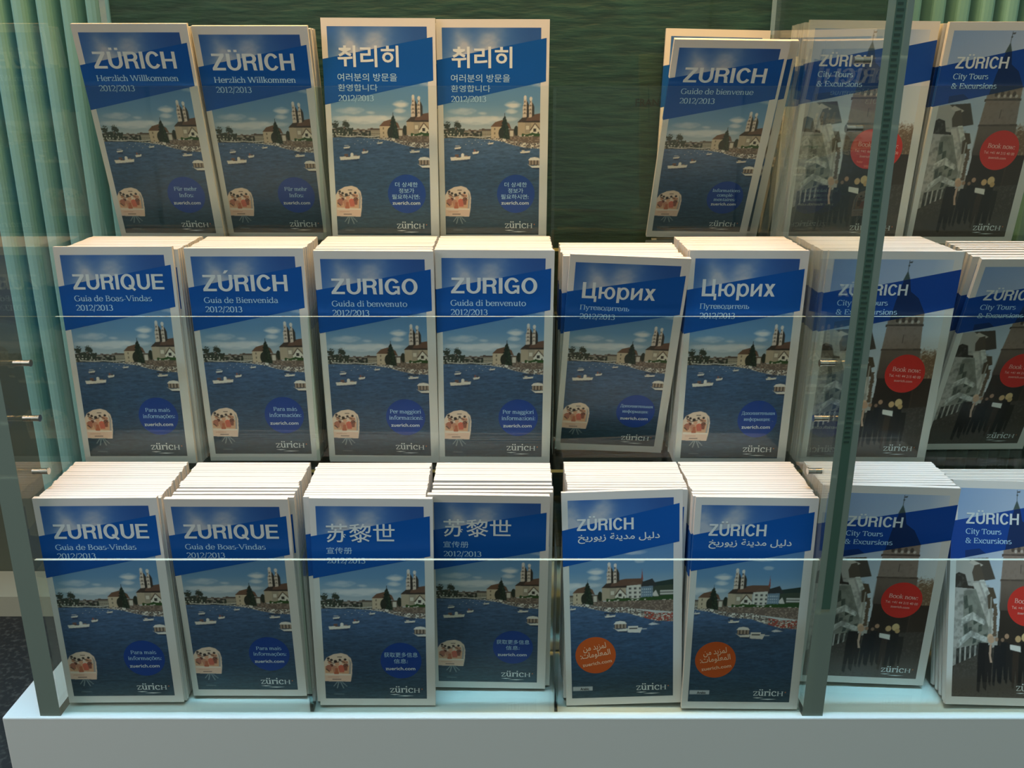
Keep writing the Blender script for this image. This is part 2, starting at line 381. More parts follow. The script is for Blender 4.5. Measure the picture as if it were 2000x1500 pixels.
# Cyrillic
g('П', 1.6, st(.3, 0, CAP), st(1.28, 0, CAP), P((.1, CAP - .04), (1.5, CAP - .04)), hb(.3, .04, .22, .22), hb(1.28, .04, .22, .22)); G['у'] = G['y']; G['е'] = G['e']; G['о'] = G['o']; G['а'] = G['a']; G['р'] = G['p']
g('т', 1.02, st(.5, 0, 1), hb(.5, .04), P((.08, .95), (.94, .95)), P((.08, .97), (.06, .72)), P((.94, .97), (.96, .72))); g('в', 1.0, st(.24, 0, 1), hb(.2, .04, .14, .24), hb(.2, .96, .14, .24), Aa(.48, .76, .28, .20, 90, -90, 10), Aa(.48, .28, .38, .26, 90, -90, 12))
g('д', 1.14, P((.34, 1), (.22, .08)), st(.84, 0, 1), hb(.6, .96, .4, .4), P((.04, .06), (1.08, .06)), P((.08, .06), (.06, -.24)), P((1.06, .06), (1.08, -.24))); g('и', 1.16, st(.24, 0, 1), st(.88, 0, 1), P((.26, .06), (.86, .94)), *[hb(x, y) for x in (.24, .88) for y in (.04, .96)])
g('л', 1.12, P((.36, 1), (.26, .3), (.08, .04)), st(.86, 0, 1), hb(.62, .96, .38, .4), hb(.86, .04)); g('ь', .98, st(.24, 0, 1), hb(.2, .04, .14, .24), hb(.24, .96), Aa(.48, .3, .38, .28, 90, -90, 12)); g('Д', 1.5, P((.5, CAP), (.26, .08)), st(1.14, 0, CAP), hb(.82, CAP - .04, .5, .5), P((.06, .06), (1.44, .06)), P((.1, .06), (.08, -.3)), P((1.4, .06), (1.42, -.3)))
g('п', 1.16, st(.24, 0, 1), st(.88, 0, 1), P((.1, .95), (1.02, .95)), hb(.24, .04), hb(.88, .04)); g('н', 1.16, st(.24, 0, 1), st(.88, 0, 1), P((.24, .5), (.88, .5)), *[hb(x, y) for x in (.24, .88) for y in (.04, .96)]); g('я', 1.0, st(.76, 0, 1), Aa(.5, .72, .32, .24, 90, 270, 10), P((.5, .48), (.76, .48)), P((.5, .48), (.16, .03)), hb(.76, .04))
g('ф', 1.4, st(.7, DSC, ASC), Aa(.7, .5, .54, .46, 0, 360, 24), hb(.7, DSC + .04)); g('м', 1.4, st(.24, 0, 1), st(1.12, 0, 1), P((.24, 1), (.68, .1)), P((.68, .1), (1.12, 1)), hb(.24, .04), hb(1.12, .04)); g('ц', 1.16, st(.24, 0, 1), st(.88, 0, 1), P((.1, .05), (1.08, .05)), P((1.06, .05), (1.06, -.28)), hb(.24, .96), hb(.88, .96))

def serif_geo(s, bold=1.0):
    V, F = [], []
    thick, thin = .215 * bold, .10 * bold
    def quad(p, q, w):
        dx, dy = q[0] - p[0], q[1] - p[1]; L = math.hypot(dx, dy) or 1; nx, ny = -dy / L * w / 2, dx / L * w / 2
        i = len(V); V.extend([(p[0] + nx, p[1] + ny), (p[0] - nx, p[1] - ny), (q[0] - nx, q[1] - ny), (q[0] + nx, q[1] + ny)])
        F.append((i, i + 1, i + 2, i + 3))
    x = 0
    for ch in s:
        adv, ss = G[ch]
        for k, pts in ss:
            pts = [(px + x, py) for px, py in pts]
            if k == 'd':
                cx, cy = pts[0]; r = .135 * bold; i = len(V)
                V.extend([(cx + r * math.cos(a * math.pi / 4), cy + r * math.sin(a * math.pi / 4)) for a in range(8)]); F.append(tuple(range(i, i + 8)))
            elif k == 'b': quad(pts[0], pts[1], .10 * bold)
            else:
                ws = []
                for p, q in zip(pts, pts[1:]):
                    L = math.hypot(q[0] - p[0], q[1] - p[1]) or 1
                    slant = 0.62 if (len(pts) == 2 and (q[0] - p[0]) * (q[1] - p[1]) > 0) else 1.0
                    ws.append(max(thin, (thin + (thick - thin) * abs(q[1] - p[1]) / L) * slant))
                if len(pts) == 2: quad(pts[0], pts[1], ws[0])
                else:                                  # smooth strip
                    wv = [ws[0]] + [(a + c) / 2 for a, c in zip(ws, ws[1:])] + [ws[-1]]
                    i = len(V)
                    for j, p in enumerate(pts):
                        a = pts[max(0, j - 1)]; c = pts[min(len(pts) - 1, j + 1)]
                        if math.hypot(pts[0][0] - pts[-1][0], pts[0][1] - pts[-1][1]) < 1e-6 and j in (0, len(pts) - 1): a, c = pts[-2], pts[1]
                        dx, dy = c[0] - a[0], c[1] - a[1]; L = math.hypot(dx, dy) or 1
                        nx, ny = -dy / L * wv[j] / 2, dx / L * wv[j] / 2
                        V.extend([(p[0] + nx, p[1] + ny), (p[0] - nx, p[1] - ny)])
                    for j in range(len(pts) - 1): F.append((i + 2 * j, i + 2 * j + 1, i + 2 * j + 3, i + 2 * j + 2))
        x += adv
    return np.array(V), F

# ------------------------------------------------------------------ bold grotesque lettering (cap height 1)
GW, GH = .185, .152
def rc(x0, y0, x1, y1): return [(x0, y0), (x1, y0), (x1, y1), (x0, y1)]
def ring(cx, cy, rx, ry, a0, a1, n=28, w=GW, h=GH): return ('r', arc(cx, cy, rx, ry, a0, a1, n), arc(cx, cy, rx - w, ry - h, a0, a1, n))
U_ = [rc(0, .36, GW, 1), rc(.55, .36, .715, 1), ring(.3575, .362, .3575, .377, 180, 360)]
GR = {'I': [rc(0, 0, GW, 1)], 'H': [rc(0, 0, GW, 1), rc(.56, 0, .725, 1), rc(.1, .43, .6, .575)], 'E': [rc(0, 0, GW, 1), rc(.1, 0, .67, GH), rc(.1, .43, .62, .57), rc(.1, .86, .66, 1)],
      'Z': [rc(0, 0, .67, GH), rc(.03, .855, .665, 1), [(0, .14), (.215, .14), (.665, .86), (.45, .86)]],
      'U': U_, 'Ü': U_ + [rc(.13, 1.09, .29, 1.23), rc(.425, 1.09, .585, 1.23)], 'Ú': U_ + [[(.28, 1.08), (.41, 1.08), (.56, 1.27), (.38, 1.27)]],
      'R': [rc(0, 0, GW, 1), rc(.1, .855, .42, 1), rc(.1, .43, .42, .57), ring(.42, .715, .275, .285, 90, -90), [(.36, .47), (.54, .50), (.64, .40), (.665, .07), (.70, 0), (.505, 0), (.49, .10), (.478, .32), (.43, .43)]],
      'C': [ring(.375, .5, .375, .52, 33, 327, 34)], 'G': [ring(.385, .5, .385, .52, 33, 322, 34), rc(.40, .40, .745, .53), rc(.615, 0, .745, .5)],
      'O': [ring(.395, .5, .395, .52, 0, 360, 40)], 'Q': [ring(.395, .5, .395, .52, 0, 360, 40), [(.40, .24), (.50, .33), (.82, 0), (.72, -.10)]],
      'Ц': [rc(0, 0, GW, 1), rc(.54, 0, .705, 1), rc(.1, 0, .80, GH), rc(.665, -.22, .80, .1)], 'ю': [rc(0, 0, .155, .74), rc(.1, .31, .36, .44), ring(.60, .37, .30, .39, 0, 360, 32, .155, .13)],
      'р': [rc(0, -.23, .155, .74), ring(.345, .37, .315, .39, 0, 360, 32, .155, .13)], 'и': [rc(0, 0, .155, .74), rc(.46, 0, .615, .74), [(.14, .02), (.14, .24), (.48, .72), (.48, .50)]],
      'х': [[(0, 0), (.19, 0), (.60, .74), (.41, .74)], [(.02, .74), (.21, .74), (.62, 0), (.43, 0)]]}
def grot(t, gap=.10):
    V, F, x = [], [], 0.0
    for ch in t:
        mx = 0
        for q in GR[ch]:
            i = len(V)
            if isinstance(q, tuple):
                n = len(q[1]); V += [(x + a, c) for a, c in q[1]] + [(x + a, c) for a, c in q[2]]; mx = max(mx, max(a for a, _ in q[1]))
                F += [(i + k, i + k + 1, i + n + k + 1, i + n + k) for k in range(n - 1)]
            else:
                V += [(x + a, c) for a, c in q]; F.append(tuple(range(i, i + len(q)))); mx = max(mx, max(a for a, _ in q))
        x += mx + gap
    return np.array(V), F

# ------------------------------------------------------------------ printed pictures, evaluated as colour over (u, v) in mm
def hsh(i, j, s=0):
    n = (i.astype(np.int64) * 374761393 + j.astype(np.int64) * 668265263 + s * 974711) & 0x7fffffff
    n = ((n ^ (n >> 13)) * 1274126177) & 0x7fffffff
    return ((n ^ (n >> 16)) & 0xffff) / 65535.0
def vnoise(x, y, s=0):
    xi, yi = np.floor(x), np.floor(y); fx, fy = x - xi, y - yi
    fx, fy = fx * fx * (3 - 2 * fx), fy * fy * (3 - 2 * fy)
    a, b_, c, d = hsh(xi, yi, s), hsh(xi + 1, yi, s), hsh(xi, yi + 1, s), hsh(xi + 1, yi + 1, s)
    return (a * (1 - fx) + b_ * fx) * (1 - fy) + (c * (1 - fx) + d * fx) * fy
def fbm(x, y, s=0, o=4):
    r, a, t = 0, 0.5, 0
    for k in range(o): r = r + a * vnoise(x * 2 ** k, y * 2 ** k, s + k); t += a; a /= 2
    return r / t
def inpoly(u, v, pts):
    c = np.zeros(u.shape, bool); n = len(pts)
    for i in range(n):
        (x1, y1), (x2, y2) = pts[i], pts[i - 1]
        if y1 == y2: continue
        c ^= ((y1 > v) != (y2 > v)) & (u < (x2 - x1) * (v - y1) / (y2 - y1) + x1)
    return c
class Pic:
    def __init__(s, u, v): s.u, s.v = u, v; s.c = np.zeros(u.shape + (3,))
    def bg(s, col): s.c[:] = col
    def mix(s, m, col):
        m = np.clip(m, 0, 1)[..., None]; s.c = s.c * (1 - m) + np.asarray(col, float) * m
    def poly(s, pts, col, a=1.0): s.mix(inpoly(s.u, s.v, pts) * a, col)
    def ell(s, cx, cy, rx, ry, col, soft=0.0, a=1.0):
        d = np.sqrt(((s.u - cx) / rx) ** 2 + ((s.v - cy) / ry) ** 2)
        s.mix((np.clip((1 - d) / soft, 0, 1) if soft else (d < 1)) * a, col)
    def rect(s, u0, v0, u1, v1, col, a=1.0): s.mix(((s.u >= u0) & (s.u < u1) & (s.v >= v0) & (s.v < v1)) * a, col)
    def grad(s, keys):
        vs = [k[0] for k in keys]
        for ch in range(3): s.c[..., ch] = np.interp(s.v, vs, [k[1][ch] for k in keys])

def paint_lake(u0, v0, shift=0.0, dv=0.0):
    u, v = u0 + shift, v0 + dv                      # shift: the Arabic edition shows the view further right
    p = Pic(u, v)
    p.grad([(7, (52, 104, 176)), (30, (66, 118, 186)), (58, (98, 148, 196)), (75, (112, 158, 198)), (90, (160, 184, 200)), (104, (206, 210, 208))])
    n = fbm(u0 / 13, v / 9, 3)
    ua = u0 + (16 if shift else 0)
    puff = .95 * np.exp(-((ua - 25 - (v - 30) * .12) / 9) ** 2 - ((v - 30) / 22) ** 2) + .9 * np.exp(-((ua - 50 + (v - 20) * .2) / 12) ** 2 - ((v - 22) / 16) ** 2) + .5 * np.exp(-((ua - 37) / 26) ** 2 - ((v - 36) / 10) ** 2)
    p.mix(np.clip(puff * (.30 + 1.35 * n), 0, 1) * .95, (184, 194, 206))
    p.mix(np.clip((u0 - 62) / 25, 0, 1) * np.clip((45 - v) / 20, 0, 1) * .55, (36, 78, 148))
    n2 = fbm(u / 9, v / 3.5, 11)
    def cloud(cx, cy, rx, ry, a=1.0, col=(232, 234, 234)):
        d = ((u - cx) / rx) ** 2 + ((v - cy) / ry) ** 2
        p.mix(np.clip((1.15 - d + (n2 - .5) * 1.6), 0, 1) * a, col)
    cloud(71, 75, 8, 3.2, .95); cloud(70, 81, 6, 2.4, .8); cloud(24, 80.5, 13, 3.6, .6); cloud(42, 82.5, 5, 1.6, .55)
    cloud(42, 89, 22, 4, .75); cloud(20, 88, 14, 2.6, .55); cloud(62, 88, 14, 3, .6); cloud(110, 66, 5, 2, .5); cloud(104, 58, 14, 2.6, .7)
    # hill and far town
    p.poly([(112, 90), (121, 87), (130, 85.5), (142, 83.6), (142, 112), (112, 112)], (44, 62, 58))
    p.poly([(112, 92), (126, 90), (142, 89), (142, 112), (112, 112)], (66, 78, 66))
    col = np.floor(u / 2.6); hh = hsh(col, col * 0, 5)
    top = 96.5 + hh * 3.2 - 2.2 * np.exp(-((u - 11) / 9) ** 2)
    shade = hsh(np.floor(u / 1.3), np.floor(v / 1.5), 9)
    town = (v > top) & (v < 106) & (u < 51)
    p.mix(town, (88, 84, 78)); p.mix(town * (shade > .66), (152, 146, 134)); p.mix(town * (shade < .34), (56, 54, 52)); p.mix(town * (v < top + 1.0), (104, 82, 70)); p.mix(town & (fbm(u / 1.8, v / 1.6, 71) > .55) & (v > 100), (52, 62, 50))
    for cx, cy, rx, ry in ((8.6, 94, 3.0, 3.2), (18.6, 93.4, 3.2, 3.4), (13, 98.6, 3.4, 2.6), (6.4, 101, 2.2, 3), (21.6, 98.4, 4, 2.2), (16.4, 101, 2.2, 2.2)):
        rr = 1 + (fbm(u / 1.3, v / 1.3, 61) - .5) * 1.5
        d = np.sqrt(((u - cx) / rx) ** 2 + ((v - cy) / ry) ** 2); p.mix(d < rr, (58, 66, 56))
    p.mix((hsh(np.floor(u / .9), np.floor(v / 1.3), 21) > .80) & (v > 99) & (v < 104.5) & (u < 24), (206, 204, 190))
    p.rect(42, 98.5, 50.6, 104.6, (168, 160, 142)); p.rect(42, 97, 50.6, 98.7, (96, 84, 76))
    p.mix(((np.floor(u / .8) % 2) == 0) & (u > 42) & (u < 50.6) & (v > 99.5) & (v < 104) & ((np.floor(v / 1.1) % 2) == 0), (92, 92, 84))
    # right bank: town behind the house, church
    p.rect(66, 97, 77, 107, (112, 98, 86)); p.rect(68.6, 98.4, 71.8, 104, (216, 208, 192)); p.ell(74.6, 98.6, 2.2, 4.6, (46, 52, 42))
    p.poly([(76.2, 90.4), (97.8, 90.2), (97.8, 103), (76.2, 103)], (188, 172, 148))
    p.poly([(83, 91), (89, 91), (89, 101), (83, 101)], (170, 158, 138)); p.rect(84, 94, 87, 97.5, (222, 214, 196))
    p.poly([(80.3, 86.4), (87, 84.5), (97, 82.6), (112, 82.4), (114, 90.6), (75.6, 90.9)], (112, 84, 70)); p.poly([(80.3, 86.4), (86, 85), (83, 90.8), (75.6, 90.9)], (72, 60, 54)); p.poly([(83, 89.6), (112, 88.6), (112, 91), (80, 91)], (64, 54, 50))
    for bx, bv, wd, dk in ((80.6, 68.0, 4.0, 2.2), (86.4, 69.2, 3.2, 2.2)):
        p.poly([(bx, 86.6), (bx + .1, 77), (bx + .9, 74), (bx + 1.2, bv + 1), (bx + wd - .5, bv + 1), (bx + wd, 75), (bx + wd, 86)], (222, 206, 190))
        p.poly([(bx + wd - .2, bv + 3), (bx + wd + dk * .5, bv + 5), (bx + wd + dk, bv + 8), (bx + wd + dk, 84.6), (bx + wd - .2, 86)], (62, 58, 54))
        p.ell(bx + wd / 2 + .3, bv + .4, 1.35, 1.9, (232, 228, 222))
        for yy in (75.5, 79.2, 82.8): p.rect(bx, yy, bx + wd - .1, yy + .5, (120, 104, 92))
        p.mix((np.abs(u - bx - wd * .5) < .45) & (v > 71) & (v < 85) & ((np.floor(v / 1.7) % 2) == 0), (96, 84, 76))
    p.poly([(84.6, 80), (86.6, 78.6), (86.6, 86), (84.6, 86)], (52, 50, 48))
    # spire and white houses (seen in the Arabic edition)
    p.poly([(111, 84), (112, 73.5), (112.9, 84)], (150, 84, 76)); p.poly([(112, 86), (121, 83), (125, 90), (112, 92)], (56, 60, 62))
    p.poly([(98.4, 89.2), (111, 88), (111, 102), (98.4, 102)], (222, 218, 206)); p.poly([(97.6, 89.4), (104, 85), (111.6, 88.4)], (116, 90, 76))
    p.mix(((np.floor((u - 98) / 2.2) % 2) == 1) & ((np.floor((v - 89) / 2.0) % 2) == 1) & (u > 99) & (u < 110.5) & (v > 90) & (v < 101), (92, 92, 90))
    p.poly([(111, 90.5), (121.4, 90), (121.4, 101), (111, 102)], (120, 142, 160)); p.mix(((np.floor(u / .9) % 2) == 0) & (u > 111.5) & (u < 121) & (v > 92) & (v < 99) & ((np.floor(v / 1.4) % 2) == 0), (190, 204, 214))
    p.poly([(121.4, 97), (124, 94), (126.6, 100), (121.4, 101)], (216, 212, 204))
    for yy in (94.6, 97.0): p.rect(127.6, yy, 142, yy + 1.5, (206, 206, 198)); p.rect(127.6, yy + 1.5, 142, yy + 2.4, (84, 88, 84))
    # gabled house, hedge
    p.poly([(88, 98.2), (92.4, 91.8), (97.6, 98), (97.6, 103), (88, 103)], (232, 226, 210)); p.poly([(87.2, 98.4), (92.4, 91.2), (98.6, 98.2), (97.4, 98.4), (92.4, 92.6), (88.4, 98.6)], (96, 78, 66))
    p.rect(90.8, 96.6, 93.8, 99.6, (64, 60, 56)); p.rect(89.4, 100, 90.6, 101.6, (90, 84, 78)); p.rect(95, 99.4, 96.4, 101.2, (90, 84, 78))
    hed = (v > 100.6 + (n2 - .5) * 3) & (v < 104.2) & (u > 80); p.mix(hed, (52, 84, 40))
    p.mix((v > 99.6 + (n2 - .5) * 3) & (v < 108) & (u > 121), (50, 82, 46)); p.mix((hsh(np.floor(u / 1.6), np.floor(v / 1.2), 31) > .86) & (v > 102.4) & (v < 104.4) & (u > 82), (226, 220, 206))
    bank = (v > 103.8) & (v < 110.5 + np.clip(u - 97, 0, 45) * .12) & (u > 66); p.mix(bank, (116, 100, 90)); p.mix(bank & (hsh(np.floor(u / 1.1), np.floor(v / .9), 41) > .7), (156, 138, 122))
    # boathouse and conifer
    p.poly([(50.6, 94.4), (62, 94), (62, 106.4), (50.4, 106.4)], (206, 188, 160)); p.poly([(50, 95), (54.6, 90.6), (62.4, 88.4), (68, 92), (70, 97), (60, 95)], (118, 88, 70)); p.mix((np.abs(u - 54) < .5) & (v > 96) & (v < 105) & ((np.floor(v / 2) % 2) == 0), (110, 98, 84))
    wob = (fbm(u / 1.4, v / 1.2, 17) - .5) * 3.4
    tr = (np.abs(u - 63.6) < np.interp(v, [84.6, 87, 91, 106.5], [.3, 1.3, 2.4, 5.6]) + wob * np.interp(v, [84, 90, 106], [.1, .6, 1.0])) & (v > 84.4) & (v < 106.8)
    p.mix(tr, (34, 46, 38)); p.mix(tr & (fbm(u / .9, v / .9, 19) > .6), (58, 74, 54)); p.rect(63.4, 82.6, 63.75, 85.6, (60, 56, 52)); p.ell(60.2, 101, 2.6, 5, (46, 50, 40))
    # water
    shore = np.interp(u, [5, 30, 48, 60, 72, 84, 98, 110, 125, 142], [105.6, 105.4, 106.6, 108.4, 111.8, 114.4, 115.2, 119.5, 124, 125])
    wat = v > shore
    g3 = np.stack([np.interp(v, [105, 118, 140, 165, 185, 198], k) for k in ([84, 72, 60, 52, 52, 56], [112, 100, 88, 80, 78, 80], [148, 136, 120, 108, 96, 92])], -1)
    st_ = fbm(u / 5.5, v / .9, 23, 3); st2 = fbm(u / 2.2, v / .7, 29, 3)
    g3 = g3 * (1 + ((st_ - .5) * .34 + (st2 - .5) * .26)[..., None])
    p.c = np.where(wat[..., None], g3, p.c)
    p.mix((v > 104.0 + 1.3 * np.abs(np.sin((u - 11) / 6.2))) & (v < 105.3) & (u > 9) & (u < 50), (60, 66, 70)); p.mix((np.abs(v - 103.9 - 1.3 * np.abs(np.sin((u - 11) / 6.2)) * .5) < .42) & (u > 9) & (u < 50), (206, 202, 190))
    # moored boats along the shore
    dock = (v > shore - np.interp(u, [48, 62, 98, 142], [1.0, 3.2, 5.6, 9])) & (v < shore) & (u > 48)
    p.mix(dock, (140, 128, 118)); p.mix(dock & (hsh(np.floor(u / 1.5), np.floor(v / .7), 51) > .52), (230, 224, 212)); p.mix(dock & (hsh(np.floor(u / 1.2), np.floor(v / .7), 52) > .82), (56, 60, 66))
    p.mix(dock & (u > 114) & (hsh(np.floor(u / 1.3), np.floor(v / .9), 53) > .45), (168, 84, 72)); p.rect(117, shore[0, 0] * 0 + 116, 142, 117.6, (222, 214, 200), .0)
    def hull(x0, x1, y, h, col=(236, 230, 218)):
        p.poly([(x0, y + .1), (x1, y - .9), (x1 - .6, y + h * .5), (x0 + (x1 - x0) * .55, y + h), (x0 + .8, y + h)], col); p.poly([(x0 + .8, y + h), (x1 - .8, y + h * .55), (x1 - 2, y + h + .8), (x0 + 2, y + h + 1)], (38, 58, 88), .7)
    def lakeboats():
        hull(11, 30.6, 123.2, 3.2); p.rect(15.6, 120.6, 19, 123, (120, 92, 86)); p.ell(23, 121.4, 1.5, 2, (240, 236, 228)); p.rect(17, 122.8, 21, 123.6, (90, 70, 70)); p.rect(25, 121.6, 28, 122.4, (150, 130, 120))
        hull(15, 21.6, 114.4, 1.3); p.rect(16.2, 112.6, 20.4, 113.1, (214, 206, 196)); p.rect(16, 115.8, 21, 117.6, (44, 62, 92), .7)
        hull(32.3, 38.8, 118.4, 2.0); p.ell(34.4, 117, .8, 1.2, (150, 96, 84)); p.ell(36.6, 117.2, .8, 1.1, (90, 80, 80)); hull(47.2, 53, 110.2, 1.0); p.rect(48.6, 108.6, 49.1, 110.2, (220, 214, 204))
        hull(78.3, 88.2, 118, 1.4); p.rect(80, 116.4, 82.6, 117.8, (206, 198, 186)); p.rect(78, 114.8, 88, 116, (50, 52, 60), .7)
        for k in range(9): p.rect(10 + (k * 37 % 40), 107 + (k * 3 % 5), 10.6 + (k * 37 % 40), 107.5 + (k * 3 % 5), (206, 208, 210))
    lakeboats()
    def launch(x0, s, y):                            # covered launch
        p.poly([(x0, y + 6.4), (x0 + 4 * s, y + 8.4), (x0 + 12.6 * s, y + 7.6), (x0 + 12.6 * s, y + 10), (x0 + 5 * s, y + 10.2)], (238, 234, 224)); p.poly([(x0 + 5 * s, y + 10), (x0 + 12.6 * s, y + 10), (x0 + 12.6 * s, y + 11.4), (x0 + 6 * s, y + 11)], (40, 56, 80))
        p.rect(x0 + 1.6, y + 2.4, x0 + 12.4 * s, y + 7.6, (104, 92, 84)); p.mix((np.floor(u / 1.5) % 2 == 0) & (u > x0 + 2) & (u < x0 + 12 * s) & (v > y + 3) & (v < y + 7), (176, 158, 142))
        p.poly([(x0 + .8, y + 3), (x0 + 3, y + .6), (x0 + 7 * s, y), (x0 + 11 * s, y + .8), (x0 + 12.6 * s, y + 3)], (240, 236, 228))
    launch(85.4, 1.0, 123.0)
    if shift:
        p.poly([(98, 130.5), (112, 130), (110, 135), (99, 134.4)], (232, 228, 220)); p.rect(99, 128.4, 108, 130.2, (230, 226, 218)); p.rect(100, 130, 107.6, 131.4, (74, 76, 78)); p.rect(107, 131, 116, 131.9, (206, 212, 216))
        p.poly([(117, 127), (121, 125.4), (127.5, 127.2), (120, 128)], (214, 218, 222)); p.rect(122.4, 124, 122.9, 126, (150, 140, 130))
    else:
        # tour boat with passengers at the lower left
        p.poly([(5, 179.6), (5, 160), (8, 155), (14, 151.6), (21, 150.4), (26, 152), (29.6, 156), (30.6, 162), (30, 172), (28.6, 180)], (238, 216, 196))
        p.poly([(6, 171), (6, 164), (29, 163), (28.4, 172)], (226, 176, 140)); p.poly([(27.6, 156), (29.8, 160), (28.8, 172), (27.2, 172), (28, 162)], (176, 170, 166))
        for cx, cy, r_, col in ((9, 165, 2.2, (176, 110, 92)), (12, 163, 1.6, (112, 66, 56)), (14.6, 166, 2.4, (196, 132, 108)), (17, 161.6, 2.0, (226, 172, 140)), (20.6, 165.4, 2.8, (228, 116, 92)), (24.6, 163.4, 2.2, (104, 62, 52)), (23, 159.6, 1.9, (216, 160, 128)), (10.4, 160, 1.7, (206, 150, 120)), (25.6, 160, 1.4, (196, 140, 112)), (12, 157.6, 1.3, (60, 50, 50)), (19.6, 157.4, 1.2, (70, 56, 54)), (24.4, 157, 1.2, (54, 48, 50)), (9.4, 156, 1.3, (66, 56, 56)), (15.6, 159, 1.6, (58, 50, 52)), (16, 171, 2.2, (196, 96, 70))):
            p.ell(cx, cy, r_, r_, col)
        p.rect(17.4, 154, 21.6, 154.8, (84, 70, 66)); [p.poly([(a + 1, c), (d - 1, c), (d, c + 2), (d - .6, e), (a + .8, e), (a, c + 2.2)], col) for a, c, d, e, col in ((7.6, 162.6, 12, 169, (186, 120, 100)), (12.6, 163.4, 16.6, 170, (206, 146, 120)), (18, 164, 23.6, 170.4, (214, 112, 92)), (22.6, 162, 26.4, 168.6, (150, 92, 76)))]; [p.poly([(a, c), (a + .4, c - .9), (d + .2, e - .8), (d, e + .1)], (74, 58, 56)) for a, c, d, e in ((8, 158, 13, 161), (13, 161.4, 19, 159.6), (18.6, 158, 24, 160.6), (6.4, 167, 10, 170), (23, 165, 27, 162))]; p.poly([(15, 166), (17.6, 166), (18, 174), (14.6, 174)], (196, 112, 80)); p.rect(5.6, 173.2, 28.6, 179.6, (240, 206, 184)); p.rect(6, 172.4, 28.8, 173.3, (250, 236, 222)); p.rect(12, 177.4, 20, 178, (110, 84, 76)); p.rect(8, 175, 18, 175.5, (214, 160, 130))
        for x0, x1, y1 in ((17, 13, 185), (20, 25, 185), (18, 16, 187), (19, 22, 187)):
            p.mix(np.abs(u - (x0 + (x1 - x0) * (v - 179.6) / (y1 - 179.6))) * (1) < .45 * ((v > 179.6) & (v < y1)), (140, 158, 164))
    p.rect(12.9, 192.9, 22, 193.5, (150, 160, 162), .0 if shift else .5)
    if shift: p.mix((u0 > 6.4) & (u0 < 24.1) & (v0 > 186.4) & (v0 < 190.3), (190, 200, 206))
    return p.c

